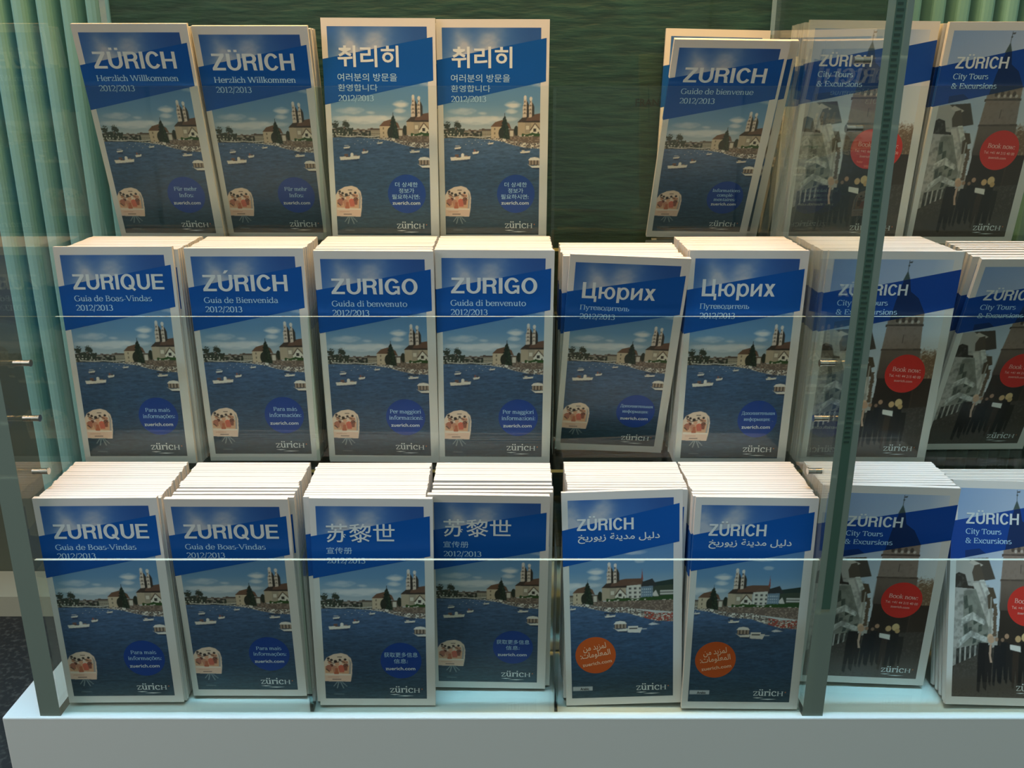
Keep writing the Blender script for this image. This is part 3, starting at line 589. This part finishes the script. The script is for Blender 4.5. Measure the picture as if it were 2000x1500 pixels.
def paint_city(u, v):
    p = Pic(u, v)
    t = np.clip((u / 105) * .5 + (v - 6) / 190, 0, 1)[..., None]
    p.c = (1 - t) * np.array([140, 172, 214.]) + t * np.array([232, 236, 236.])
    n = fbm(u / 6, v / 6, 3); n2 = fbm(u / 2.4, v / 3.2, 8); n3 = fbm(u / 1.2, v / 1.2, 5)
    p.mix((1 - np.clip((u - 78) / 10, 0, 1)) * 0, (255, 255, 255))
    # church tower
    p.rect(58.4, 8, 58.9, 20, (70, 80, 84)); p.ell(58.7, 12.6, .8, .9, (70, 80, 84)); p.poly([(58.6, 9.2), (61.6, 8.6), (61, 10.4), (58.6, 10.6)], (90, 96, 104))
    p.poly([(58.6, 17), (54, 30), (50, 60), (70, 60), (63.6, 30)], (72, 92, 92))
    p.poly([(48.6, 56), (79.4, 54), (80, 66), (47.8, 67)], (150, 134, 122)); p.poly([(46.8, 66.6), (80.6, 65.6), (81, 68), (46.8, 69)], (92, 80, 74))
    p.poly([(48, 68), (80, 68), (81.6, 90), (46.6, 91)], (152, 134, 124)); p.poly([(46, 89.6), (82.4, 89), (82.6, 91), (46, 91.6)], (94, 80, 72))
    p.poly([(46.6, 91), (82.4, 91), (84.6, 140), (46, 139)], (120, 104, 94)); p.poly([(45.6, 118), (84, 118), (98, 132), (98, 152), (45, 152)], (70, 58, 50))
    for cx in (56.5, 62, 67.6, 73): p.ell(cx, 62, 1.6, 2.6, (84, 74, 68)); p.ell(cx + 2.6, 64, 1.2, 1.6, (206, 196, 186))
    p.rect(64, 76, 64.8, 84, (100, 86, 80)); p.mix(np.clip((n2 - .5) * 3, 0, 1) * ((v > 56) & (v < 118) & (u > 48) & (u < 81)) * .5, (128, 112, 102))
    p.mix(np.clip((v - 96) / 40, 0, 1) * .72 * ((u > 45.6) & (v < 152)), (44, 36, 32))
    # autumn tree right
    p.mix(np.clip((v - 90 - (n3 - .5) * 14) / 5, 0, 1) * np.clip((u - 80) / 5, 0, 1) * (v < 150), (130, 102, 78)); p.mix(np.clip((n3 - .5) * 4, 0, 1) * ((u > 84) & (v > 90) & (v < 126)) * .7, (196, 178, 152)); p.mix((u > 82) & (v > 118), (62, 50, 42))
    # old houses left
    p.poly([(5, 73), (14, 71.5), (24, 74), (32, 92), (38, 112), (45.6, 137), (45, 176), (5, 186)], (186, 182, 176))
    p.poly([(15.2, 71.5), (34.4, 70.2), (41.6, 89.6), (31.3, 91.4), (27, 80)], (84, 76, 70)); p.poly([(20, 72.4), (30, 77), (26, 79.6), (17, 75)], (206, 198, 188)); p.poly([(22, 77.5), (27, 76), (32, 91), (22, 92), (20, 84)], (96, 84, 74))
    p.poly([(5, 86), (8, 84), (14, 86), (17, 96), (24, 97), (23, 99), (5, 98)], (58, 52, 48)); p.poly([(33.6, 97), (40, 97.6), (43.2, 106.8), (40, 108), (42, 116), (36, 117)], (92, 78, 62)); p.poly([(27, 91), (31.4, 90.4), (37, 103), (33.4, 106)], (226, 226, 220))
    p.poly([(21, 94), (26, 93), (42, 132), (40, 140), (36, 133)], (212, 208, 200)); p.poly([(13, 101), (24, 99), (37, 134), (36, 150), (14, 152)], (146, 148, 138))
    for k in range(5):
        a = k * 5.4
        p.poly([(13 + a * .9, 106 + a * 1.6), (16.4 + a * .9, 105 + a * 1.6), (18 + a * .8, 116 + a * 1.3), (14.4 + a * .8, 118 + a * 1.3)], (74, 84, 76))
        p.poly([(14 + a * .85, 128 + a * 1.2), (17 + a * .85, 127 + a * 1.2), (18.4 + a * .7, 139 + a * .8), (15 + a * .7, 141 + a * .8)], (70, 80, 74))
    p.poly([(12, 126), (22, 120), (34, 128), (33, 132), (22, 127), (12, 133)], (220, 220, 214)); p.poly([(10, 146), (21, 137), (36, 143), (36, 148), (21, 143), (11, 152)], (214, 216, 212)); p.rect(38, 106, 38.9, 140, (176, 172, 162))
    for k in range(6): p.poly([(8 + k * 4.6, 154 - k), (11 + k * 4.6, 153 - k), (11 + k * 4.4, 176 - k * 2), (8 + k * 4.4, 178 - k * 2)], (48, 48, 46))
    p.mix(np.clip((n2 - .48) * 5, 0, 1) * ((u < 40) & (v > 86) & (v < 176) & (u < 8 + (v - 80) * .6)) * .45, (120, 120, 112)); p.mix(np.clip((.48 - n) * 5, 0, 1) * ((u < 36) & (v > 92) & (v < 180)) * .4, (96, 96, 92))
    p.poly([(42, 120), (43.5, 108), (46.8, 120), (46.2, 137), (44.6, 137)], (214, 222, 230)); p.mix((np.abs(u - 42.6) < 1.6 + (n3 - .5) * 3) & (v > 112) & (v < 142), (110, 92, 76))
    # street and crowd
    st = v > np.interp(u, [5, 30, 46, 98], [170, 158, 150, 146]); p.mix(st, (72, 66, 60)); p.mix(st * np.clip((v - 172) / 26, 0, 1), (104, 98, 92)); p.mix(st & (n3 > .6), (86, 80, 74))
    for x, w_, y0, y1, c in ((33, 5.2, 148, 192, (26, 24, 28)), (38, 3.4, 150, 188, (34, 30, 32)), (46, 4, 150, 186, (28, 28, 34)), (52, 4, 147, 184, (24, 26, 32)), (57, 3.4, 148, 184, (34, 32, 34)), (63.6, 4, 149, 188, (58, 46, 40)), (70.4, 5, 147, 188, (30, 28, 28)), (77, 3, 152, 184, (38, 34, 32))):
        p.poly([(x - w_ * .8, y0), (x + w_ * .8, y0), (x + w_, y0 + 14), (x + w_ * .7, y1), (x + w_ * .1, y1 - 3), (x - w_ * .2, y1 - 16), (x - w_ * .5, y1 + 2), (x - w_, y1), (x - w_, y0 + 12)], c)
    for x, y, r_, c in ((38.6, 142.6, 2.6, (226, 190, 158)), (39.6, 145, 3, (206, 166, 138)), (44.6, 144.6, 1.7, (170, 136, 112)), (50, 145, 1.5, (150, 120, 100)), (53.8, 141.6, 2, (190, 150, 122)), (64.2, 143.8, 2.6, (216, 178, 130)), (70.6, 142.2, 3.4, (226, 194, 142)), (72.6, 146, 2.2, (206, 170, 120))):
        p.ell(x, y, r_, r_ * 1.15, c)
    p.poly([(38.4, 149), (40.4, 149), (40, 160), (41.4, 166), (39.4, 166), (38, 158)], (206, 172, 150)); p.poly([(57, 149), (66.6, 150.4), (67, 155.8), (57.2, 153.6)], (240, 238, 232))
    p.mix((v > 184) * .35, (84, 80, 76)); p.mix(np.clip((u - 80) / 16, 0, 1) * np.clip((100 - v) / 20, 0, 1) * .5, (236, 238, 238))
    return p.c

# ------------------------------------------------------------------ brochures
BW, BH, BT = 105.0, 205.0, 4.2
U0, U1, V0, V1 = 5.3, 97.2, 7.2, 197.8
def uvx(u): return (u - BW / 2) * MM
def uvz(v): return (BH - v) * MM

def photo_grid(b, painter, step):
    nu, nv = int((U1 - U0) / step) + 1, int((V1 - V0) / step) + 1
    us, vs = np.linspace(U0, U1, nu), np.linspace(V0, V1, nv)
    du, dv = us[1] - us[0], vs[1] - vs[0]
    acc = 0
    for a in (-.25, .25):
        for c in (-.25, .25):
            uu, vv = np.meshgrid(us + a * du, vs + c * dv); acc = acc + lin(np.clip(painter(uu, vv), 0, 255))
    col = (acc / 4).reshape(-1, 3)
    i = len(b.v)
    b.v += [(uvx(u), -0.00004, uvz(v)) for v in vs for u in us]
    k = b.mi('photo')
    idx = np.arange(nu * nv).reshape(nv, nu) + i
    q = np.stack([idx[1:, :-1], idx[1:, 1:], idx[:-1, 1:], idx[:-1, :-1]], -1).reshape(-1, 4)
    b.f += [tuple(int(x) for x in r) for r in q]; b.m += [k] * len(q)
    b.cols = (i, col)

class Print:
    """adds flat printed shapes onto the front face of a cover"""
    def __init__(s, b): s.b = b
    def poly(s, pts, key, lvl): s.b.poly([(uvx(u), -lvl * 0.00004, uvz(v)) for u, v in pts], key)
    def disc(s, u, v, ru, rv, key, lvl=2, n=56): s.poly([(u + ru * math.cos(2 * math.pi * k / n), v + rv * math.sin(2 * math.pi * k / n)) for k in range(n)][::-1], key, lvl)
    def geo(s, V, F, fn, key, lvl=4):
        i = len(s.b.v); n = max(1, len(V))
        for k, (x, y) in enumerate(V):               # strokes stacked a hair apart, so crossings never share a plane
            u, v = fn(x, y); s.b.v.append((uvx(u), -lvl * 0.00004 - k / n * 0.00003, uvz(v)))
        k = s.b.mi(key); s.b.f += [tuple(i + j for j in f_) for f_ in F]; s.b.m += [k] * len(F)
    def box_text(s, VF, u0, u1, v0, v1, key, rot=0.0, lvl=4):       # stretch to the box
        V, F = VF; a, c = V.min(0), V.max(0); r = R(rot); cu, cv = (u0 + u1) / 2, (v0 + v1) / 2
        def fn(x, y):
            u = u0 + (x - a[0]) / (c[0] - a[0]) * (u1 - u0) - cu; v = v1 - (y - a[1]) / (c[1] - a[1]) * (v1 - v0) - cv
            return cu + u * math.cos(r) - v * math.sin(r), cv + u * math.sin(r) + v * math.cos(r)
        s.geo(V, F, fn, key, lvl)
    def serif(s, t, u0, u1, vb, xh, key, rot=0.0, bold=1.0, lvl=4, piv=None):
        V, F = serif_geo(t, bold); a, c = V[:, 0].min(), V[:, 0].max(); r = R(rot)
        pu, pv = piv or ((u0 + u1) / 2, vb)
        def fn(x, y):
            u = u0 + (x - a) / (c - a) * (u1 - u0) - pu; v = vb - y * xh - pv
            return pu + u * math.cos(r) - v * math.sin(r), pv + u * math.sin(r) + v * math.cos(r)
        s.geo(V, F, fn, key, lvl)

def shape_cover(b, t=BT, left=(35.2, 75.8), key='band'):
    e = 0.3
    T = t * MM
    b.box(uvx(0), uvx(BW), 0, e * MM, 0, BH * MM, 'paper'); b.box(uvx(0), uvx(BW), T - e * MM, T, 0, BH * MM, 'paper')
    b.box(uvx(0), uvx(e), e * MM, T - e * MM, 0, BH * MM, 'paper')
    x = uvx(0) - 0.00004
    b.poly([(x, 0, uvz(left[0])), (x, 0, uvz(left[1])), (x, T, uvz(left[1])), (x, T, uvz(left[0]))], key)
def page_mesh(t=BT):
    b = MB(); e = 0.32
    b.box(uvx(e), uvx(BW - 0.4), e * MM, (t - e) * MM, 0.0003, (BH - 0.03) * MM, 'page')
    return b.mesh('page_block')
PAGES = page_mesh()

def logo(pr):
    V, F = [], []
    V, F = serif_geo('züri', 1.12)
    V2, F2 = serif_geo('c', 1.12); V3, F3 = serif_geo('H', 1.0)
    x1 = V[:, 0].max() + .10; V2 = V2 - [V2[:, 0].min() - x1, 0]
    x2 = V2[:, 0].max() + .12; V3 = V3 * [.80, 1 / CAP]; V3 = V3 - [V3[:, 0].min() - x2, 0]
    A = np.concatenate([V, V2, V3]); n1, n2 = len(V), len(V) + len(V2)
    Fa = list(F) + [tuple(n1 + j for j in q) for q in F2] + [tuple(n2 + j for j in q) for q in F3]
    s = 27.2 / (A[:, 0].max() - A[:, 0].min()); x0 = A[:, 0].min()
    pr.geo(A, Fa, lambda x, y: (63.8 + (x - x0) * s, 191.2 - y * 4.5), 'ink')
    pr.disc(92.9, 187.6, .62, .62, 'regdot', 4, 12)
    pr.poly([(63.7, 193.3), (68, 192.9), (73.4, 193.2), (68, 193.9)][::-1], 'ink', 4); pr.poly([(70, 194.8), (77, 194.3), (85.6, 194.6), (78, 195.3)][::-1], 'ink', 4)

def sans(t, off=0.012, sp=1.0): return text_geo(t, off, sp)
BOLD = 0.024

def make_cover(kind):
    b = MB(); pr = Print(b); lake = kind not in ('city', 'arabic')
    shape_cover(b, left={'city': (37.6, 73.6), 'arabic': (34.8, 68.8)}.get(kind, (35.4, 75.8)), key='bandcity' if kind == 'city' else 'band')
    if kind == 'city': photo_grid(b, paint_city, 0.5)
    elif kind == 'arabic': photo_grid(b, lambda u, v: paint_lake(u, v, 42.3, 0.8), 0.5)
    else: photo_grid(b, paint_lake, 0.5)
    if kind == 'city':
        pr.poly([(0, 37.6), (0, 73.4), (105, 50.6), (105, 15.8)], 'bandcity', 2)
        pr.poly([(56.2, 26.0), (52, 45), (49.4, 62.7), (79.8, 56.1), (72, 42), (64, 36), (61.6, 24.8)], 'bandtower', 3)
        pr.poly([(13, 64), (13.4, 70.4), (32, 66.4), (26, 62)], 'bandhouse', 3)
    elif kind == 'arabic': pr.poly([(0, 34.8), (0, 68.8), (102.3, 48.1), (102.3, 12.6)], 'band', 2)
    else: pr.poly([(0, 35.4), (0, 75.8), (102.3, 53.9), (102.3, 16.0)], 'band', 2)
    logo(pr)
    # title block
    def year(v=59.0, u1=46.0): pr.serif('2012/2013', 12.8, u1, v, 3.65, 'inkblue')
    def badge(lines, url=(60.4, 87.2, 167.6)):
        for t, u0, u1, vb, xh in lines: pr.serif(t, u0, u1, vb, xh, 'inkblue', bold=.95)
        pr.box_text(sans('zuerich.com', 0.014), url[0], url[1], url[2] - 3.4, url[2], 'ink')
    if lake: pr.disc(74.5, 158.0, 18.4, 18.4, 'badge')
    if kind == 'german':
        pr.box_text(grot('ZÜRICH'), 13.2, 89.2, 20.2, 38.6, 'ink'); pr.serif('Herzlich Willkommen', 12.6, 88.4, 49.3, 3.5, 'inkblue'); year(58.4)
        badge([('Für mehr', 63.5, 86, 153.4, 2.6), ('Infos:', 67.5, 81.5, 160.0, 2.6)])
    elif kind == 'portuguese':
        pr.box_text(grot('ZURIQUE'), 13.2, 94.4, 24.0, 39.4, 'ink'); pr.serif('Guia de Boas-Vindas', 12.5, 82, 48.6, 3.5, 'inkblue'); year(57.2)
        badge([('Para mais', 63, 86, 153.4, 2.5), ('informações:', 60, 90, 159.6, 2.5)])
    elif kind == 'spanish':
        pr.box_text(grot('ZÚRICH'), 13.2, 88.6, 19.6, 38.8, 'ink'); pr.serif('Guía de Bienvenida', 12.5, 79, 49.2, 3.5, 'inkblue'); year(57.8)
        badge([('Para más', 65, 87, 153.4, 2.6), ('información:', 60.5, 90.5, 159.6, 2.6)])
    elif kind == 'italian':
        pr.box_text(grot('ZURIGO'), 13.4, 90.2, 24.4, 39.2, 'ink'); pr.serif('Guida di benvenuto', 12.8, 80.4, 50.2, 3.55, 'inkblue'); year(58.8)
        badge([('Per maggiori', 60, 89, 153.8, 2.6), ('informazioni:', 59, 90.5, 160.2, 2.6)])
    elif kind == 'french':
        pr.box_text(grot('ZURICH'), 13.2, 89.4, 24.8, 39.2, 'ink'); pr.serif('Guide de bienvenue', 12.8, 80.9, 50.0, 3.5, 'inkblue'); year(59.2)
        badge([('Informations', 60.7, 88.6, 151.4, 2.3), ('complé-', 66, 83, 156.6, 2.3), ('mentaires:', 63.3, 85.4, 161.6, 2.3)], (61.2, 86.9, 166.9))
    elif kind == 'russian':
        pr.box_text(grot('Цюрих'), 13.2, 78.2, 25.6, 44.6, 'ink'); pr.serif('Путеводитель', 12.4, 56.6, 52.3, 3.3, 'inkblue'); year(61.4, 44.6)
        badge([('Дополнительная', 59.4, 90.4, 153.6, 2.3), ('информация:', 62, 86.5, 159.6, 2.3)])
    elif kind == 'korean':
        pr.box_text(sans('취리히', 0.018), 14, 70.6, 23.6, 42.4, 'ink'); pr.box_text(sans('여러분의 방문을', 0.002), 13, 68.5, 47.8, 54.8, 'inkblue'); pr.box_text(sans('환영합니다', 0.002), 13, 50, 57.4, 63.6, 'inkblue'); year(72.4)
        pr.box_text(sans('더 상세한', 0.006), 63.4, 85.2, 146.8, 151.4, 'inkblue'); pr.box_text(sans('정보가', 0.006), 66.8, 81.7, 152.6, 157.2, 'inkblue'); pr.box_text(sans('필요하시면:', 0.006), 60, 87, 158.4, 163.0, 'inkblue')
        pr.box_text(sans('zuerich.com', 0.014), 60.2, 87.2, 164.9, 168.3, 'ink')
    elif kind == 'chinese':
        pr.box_text(sans('苏黎世', 0.007), 13.4, 72, 23.4, 41, 'ink'); pr.box_text(sans('宣传册', 0.0), 12.8, 34.8, 45.6, 52, 'inkblue'); year(60.9)
        pr.box_text(sans('获取更多信息', 0.002), 59.4, 89.6, 149.4, 154.4, 'inkblue'); pr.box_text(sans('信息:', 0.002), 68, 80.6, 156, 160.8, 'inkblue'); pr.box_text(sans('zuerich.com', 0.014), 60.4, 87.2, 164.4, 167.8, 'ink')
    elif kind == 'arabic':
        pr.box_text(grot('ZÜRICH'), 12.9, 62.4, 22.0, 35.6, 'ink')
        pr.box_text(sans('\ufea6\ufef3\u0631\ufeee\ufef3\u0632 \ufe94\ufee8\ufef3\ufeaa\ufee3 \ufede\ufef4\ufedf\u062f', 0.012), 13.6, 85.2, 38.2, 47.4, 'ink')
        pr.disc(27.4, 155.2, 18.2, 18.0, 'badgeorange')
        pr.box_text(sans('\ufee6\ufee3 \ufeaa\ufef3\ufeb0\ufee4\ufedf', 0.010), 16, 37, 143.8, 151.4, 'inkpeach', -9); pr.box_text(sans(':\u062a\ufe8e\ufee3\ufeee\ufee0\ufecc\ufee4\ufedf\u0627', 0.010), 13.6, 40.8, 151.0, 158.4, 'inkpeach', -9)
        pr.box_text(sans('zuerich.com', 0.012), 15.2, 42, 161.2, 164.6, 'inkpeach', -9)
        pr.box_text(sans('Arabic', 0.02), 13, 21, 187.2, 189.8, 'black')
    elif kind == 'city':
        pr.box_text(grot('ZÜRICH'), 13, 60.8, 27.2, 39.8, 'ink'); pr.serif('City Tours', 12.9, 45.4, 48.8, 3.3, 'inkblue', bold=1.15); pr.serif('& Excursions', 13, 55, 57.2, 3.3, 'inkblue', bold=1.15)
        pr.disc(71.6, 113.4, 18.3, 18.6, 'badgered'); pr.serif('Book now:', 59.6, 85.6, 111.6, 2.9, 'inkrose', 4, 1.1)
        pr.box_text(sans('Tel. +41 44 215 40 00', 0.01), 57.2, 86.6, 114.6, 117.2, 'inkrose', 4); pr.box_text(sans('zuerich.com', 0.012), 62.6, 79.6, 119.2, 121.6, 'inkrose', 4)
    me = b.mesh('cover_' + kind, False)
    i, col = b.cols
    at = me.color_attributes.new('print', 'FLOAT_COLOR', 'POINT')
    buf = np.ones((len(me.vertices), 4), np.float32); buf[i:i + len(col), :3] = col
    at.data.foreach_set('color', buf.ravel())
    return me
def make_back_cover(kind):                      # the same cover for the guides standing behind the front one
    b = MB(); pr = Print(b)
    shape_cover(b, left={'city': (37.6, 73.6)}.get(kind, (35.4, 75.8)), key='bandcity' if kind == 'city' else 'band')
    photo_grid(b, paint_city if kind == 'city' else paint_lake, 3.0)
    if kind == 'city': pr.poly([(0, 37.6), (0, 73.4), (105, 50.6), (105, 15.8)], 'bandcity', 2)
    else: pr.poly([(0, 35.4), (0, 75.8), (102.3, 53.9), (102.3, 16.0)], 'band', 2)
    me = b.mesh('cover_plain', False); i, col = b.cols
    at = me.color_attributes.new('print', 'FLOAT_COLOR', 'POINT')
    buf = np.ones((len(me.vertices), 4), np.float32); buf[i:i + len(col), :3] = col
    at.data.foreach_set('color', buf.ravel())
    return me
COVER = {k: make_cover(k) for k in ('german', 'portuguese', 'spanish', 'italian', 'french', 'russian', 'korean', 'chinese', 'arabic', 'city')}
BACK = {'city': make_back_cover('city'), 'lake': make_back_cover('lake')}

def pose(o, X, Y, Z, rot, beta, yaw):
    yw, be, ro = R(yaw), R(beta), R(rot)
    r = Vector((math.cos(yw), math.sin(yw), 0)); n = Vector((math.sin(yw), -math.cos(yw), 0))
    up = Vector((0, 0, 1)) * math.cos(be) - n * math.sin(be)
    Rr = r * math.cos(ro) - up * math.sin(ro); U = up * math.cos(ro) + r * math.sin(ro)
    N = Rr.cross(U)                                  # toward the viewer
    m = Matrix((Rr, -N, U)).transposed().to_4x4()
    m.translation = Vector((X * MM, Y * MM, Z0 + Z * MM))
    o.matrix_world = m
proto = {}
def brochure(kind, front, X, Y, Z, rot, beta, yaw, label, group):
    key = (kind if front else ('city' if kind == 'city' else 'lake'), front)
    if key not in proto:
        r = empty('brochure')
        obj('cover', COVER[kind] if front else BACK[key[0]], r); obj('page_block', PAGES, r)
        proto[key] = r
    else:
        src = proto[key]; r = src.copy(); C.objects.link(r)
        for ch in src.children:
            c = ch.copy(); C.objects.link(c); c.parent = r
    pose(r, X, Y, Z, rot, beta, yaw)
    tag(r, label, 'brochure', group)
    return r

ORD = ['first', 'second', 'third', 'fourth', 'fifth', 'sixth', 'seventh', 'eighth', 'ninth', 'tenth', 'eleventh', 'twelfth', 'thirteenth', 'fourteenth', 'fifteenth', 'sixteenth', 'seventeenth', 'eighteenth', 'nineteenth', 'twentieth', 'twenty-first', 'twenty-second']
TN = {'f': 'bottom', 'm': 'middle', 't': 'top'}
# tier, kind, X, Y, rot, lean, yaw, dz, x of the stack behind, lean of the last, most brochures, what the stack is called
ZS = {'f': -514.0, 'm': -316.0, 't': -119.5}
ST = [
 ('f', 'portuguese', -346.0, 671.5, -.2, -.4, .4, .6, -345.5, -1.1, 99, 'left ZURIQUE stack'),
 ('f', 'portuguese', -235.4, 680.9, .03, -3.4, -.2, .6, -232.5, -1.1, 99, 'right ZURIQUE stack'),
 ('f', 'chinese', -115.4, 669.0, .60, 0.8, .5, -.6, -119.6, -1.1, 99, 'left Chinese-titled stack'),
 ('f', 'chinese', -14.3, 692.5, .33, -4.4, -1.0, .6, -10.2, -1.1, 99, 'right Chinese-titled stack'),
 ('f', 'arabic', 109.4, 669.6, -2.2, 4.9, -.4, .2, 107.6, -0.8, 99, 'left Arabic-titled stack'),
 ('f', 'arabic', 213.4, 664.0, .60, 2.9, 0, -.6, 214.4, -0.8, 99, 'right Arabic-titled stack'),
 ('f', 'city', 342.4, 698.5, .42, -1.6, -3.2, 1.2, 344.5, -1.1, 99, 'left red-badged city tours stack'),
 ('f', 'city', 454.6, 667.0, 1.6, 16.4, 0, .6, 457.5, 3.0, 99, 'right red-badged city tours stack'),
 ('m', 'portuguese', -344.8, 762.9, -.15, .1, -.1, 1.2, -341.5, -2.3, 99, 'ZURIQUE stack'),
 ('m', 'spanish', -228.6, 770.4, -.08, -3.1, -.35, .7, -230.5, -2.3, 99, 'accented Spanish-titled stack'),
 ('m', 'italian', -114.6, 770.6, .1, -4.1, -1.1, -1.0, -116.2, -2.3, 99, 'left ZURIGO stack'),
 ('m', 'italian', -9.3, 767.6, .3, -2.0, .1, -1.2, -9.2, -2.3, 99, 'right ZURIGO stack'),
 ('m', 'russian', 101.9, 795.0, 2.30, -13.6, -.8, .1, 103.5, -9.0, 9, 'left Russian-titled stack'),
 ('m', 'russian', 213.9, 763.4, .28, -1.7, .18, -1.1, 214.6, -2.3, 99, 'right Russian-titled stack'),
 ('m', 'city', 348.0, 767.0, .3, -3.4, -.2, -1.2, 345.5, -2.3, 99, 'left red-badged city tours stack'),
 ('m', 'city', 462.5, 801.0, .2, -15.4, 1.6, .2, 462.0, -8.0, 8, 'right red-badged city tours stack'),
 ('t', 'german', -336.2, 884.0, .05, -13.8, -.86, -.6, -336.9, -12.8, 4, 'left Herzlich Willkommen stack'),
 ('t', 'german', -229.0, 891.6, .06, -15.2, -.8, -1.0, -228.4, -13.6, 6, 'right Herzlich Willkommen stack'),
 ('t', 'korean', -116.8, 858.0, .25, -.8, .03, .4, -116.4, 0.0, 2, 'left Korean-titled stack'),
 ('t', 'korean', -10.8, 865.4, .06, -1.7, .02, -.2, -12.0, -1.2, 2, 'right Korean-titled stack'),
 ('t', 'french', 201.8, 916.6, .80, -24.2, .35, -2.4, 214.9, -23.8, 2, 'Guide de bienvenue stack'),
 ('t', 'city', 342.4, 863.9, .75, -3.6, -.35, -1.8, 341.5, -2.6, 9, 'left red-badged city tours stack'),
 ('t', 'city', 453.6, 868.4, 0, -8.2, -.4, -2.4, 455.0, -5.0, 7, 'right red-badged city tours stack'),
]
rng = random.Random(7)
def lift(t, rot, be): return .08 + BW / 2 * abs(math.sin(R(rot))) + max(0.0, BT * (math.sin(R(be)) + TIER[t]['slope']))
NB = 0
for t, kind, X, Y, rot, be, yaw, dz, xr, be1, nmax, sname in ST:
    T = TIER[t]; grp = 'brochures in the %s, %s tier' % (sname, TN[t])
    brochure(kind, True, X, Y, max(ZS[t] + dz, floor_z(t, Y) + lift(t, rot, be)), rot, be, yaw, 'front brochure of the %s on the %s tier' % (sname, TN[t]), grp); NB += 1
    k, y, bp, cur = 1, Y, be, be
    nest = max(2, min(nmax, int((T['back'] - Y) / 4.4)))
    while k < nmax:
        fr = min(1.0, k / max(1, nest - 1)) if be < -5 or be > 10 else min(1.0, k / 4.0); b2 = be + (be1 - be) * fr
        y += (BT + .04) / math.cos(R(bp)) + max(0.0, -BH * (math.sin(R(b2)) - math.sin(R(bp)))) + rng.random() * .06 + (.25 + BW / 2 * abs(math.sin(R(yaw * .7))) if k == 1 else 0) + (.5 if be > 10 else .1 * (abs(b2 - bp) > .3)); bp = b2
        if y + BT / math.cos(R(b2)) + max(0, BH * math.sin(R(b2))) > T['back'] - .5 + (60 if t == 't' else 0) or k > 20: break
        dx = rng.gauss(0, .5); lim = .3 if 'Chinese' in sname or 'Arabic' in sname or 'ZURIGO' in sname else 1.3
        dx = max(-lim, min(lim, dx)); ro = max(-.2, min(.2, rng.gauss(0, .08)))
        brochure(kind, False, xr + dx, y, floor_z(t, y) + lift(t, ro, b2) + .3 + rng.random() * (.40 if sname.startswith('right Chinese') else .24 if t == 'f' else .08), ro, b2, yaw * .3, 'brochure %s from front in the %s, %s tier' % (ORD[k], sname, TN[t]), grp); NB += 1
        k += 1
# the French guide left standing upright at the back of its bay
brochure('french', True, 211.0, 934.5, floor_z('t', 930) + 1.3, 1.2, .2, 0, 'upright Guide de bienvenue brochure standing at the back of the top tier', 'brochures in the Guide de bienvenue stack, top tier'); NB += 1
print('BROCHURES', NB)
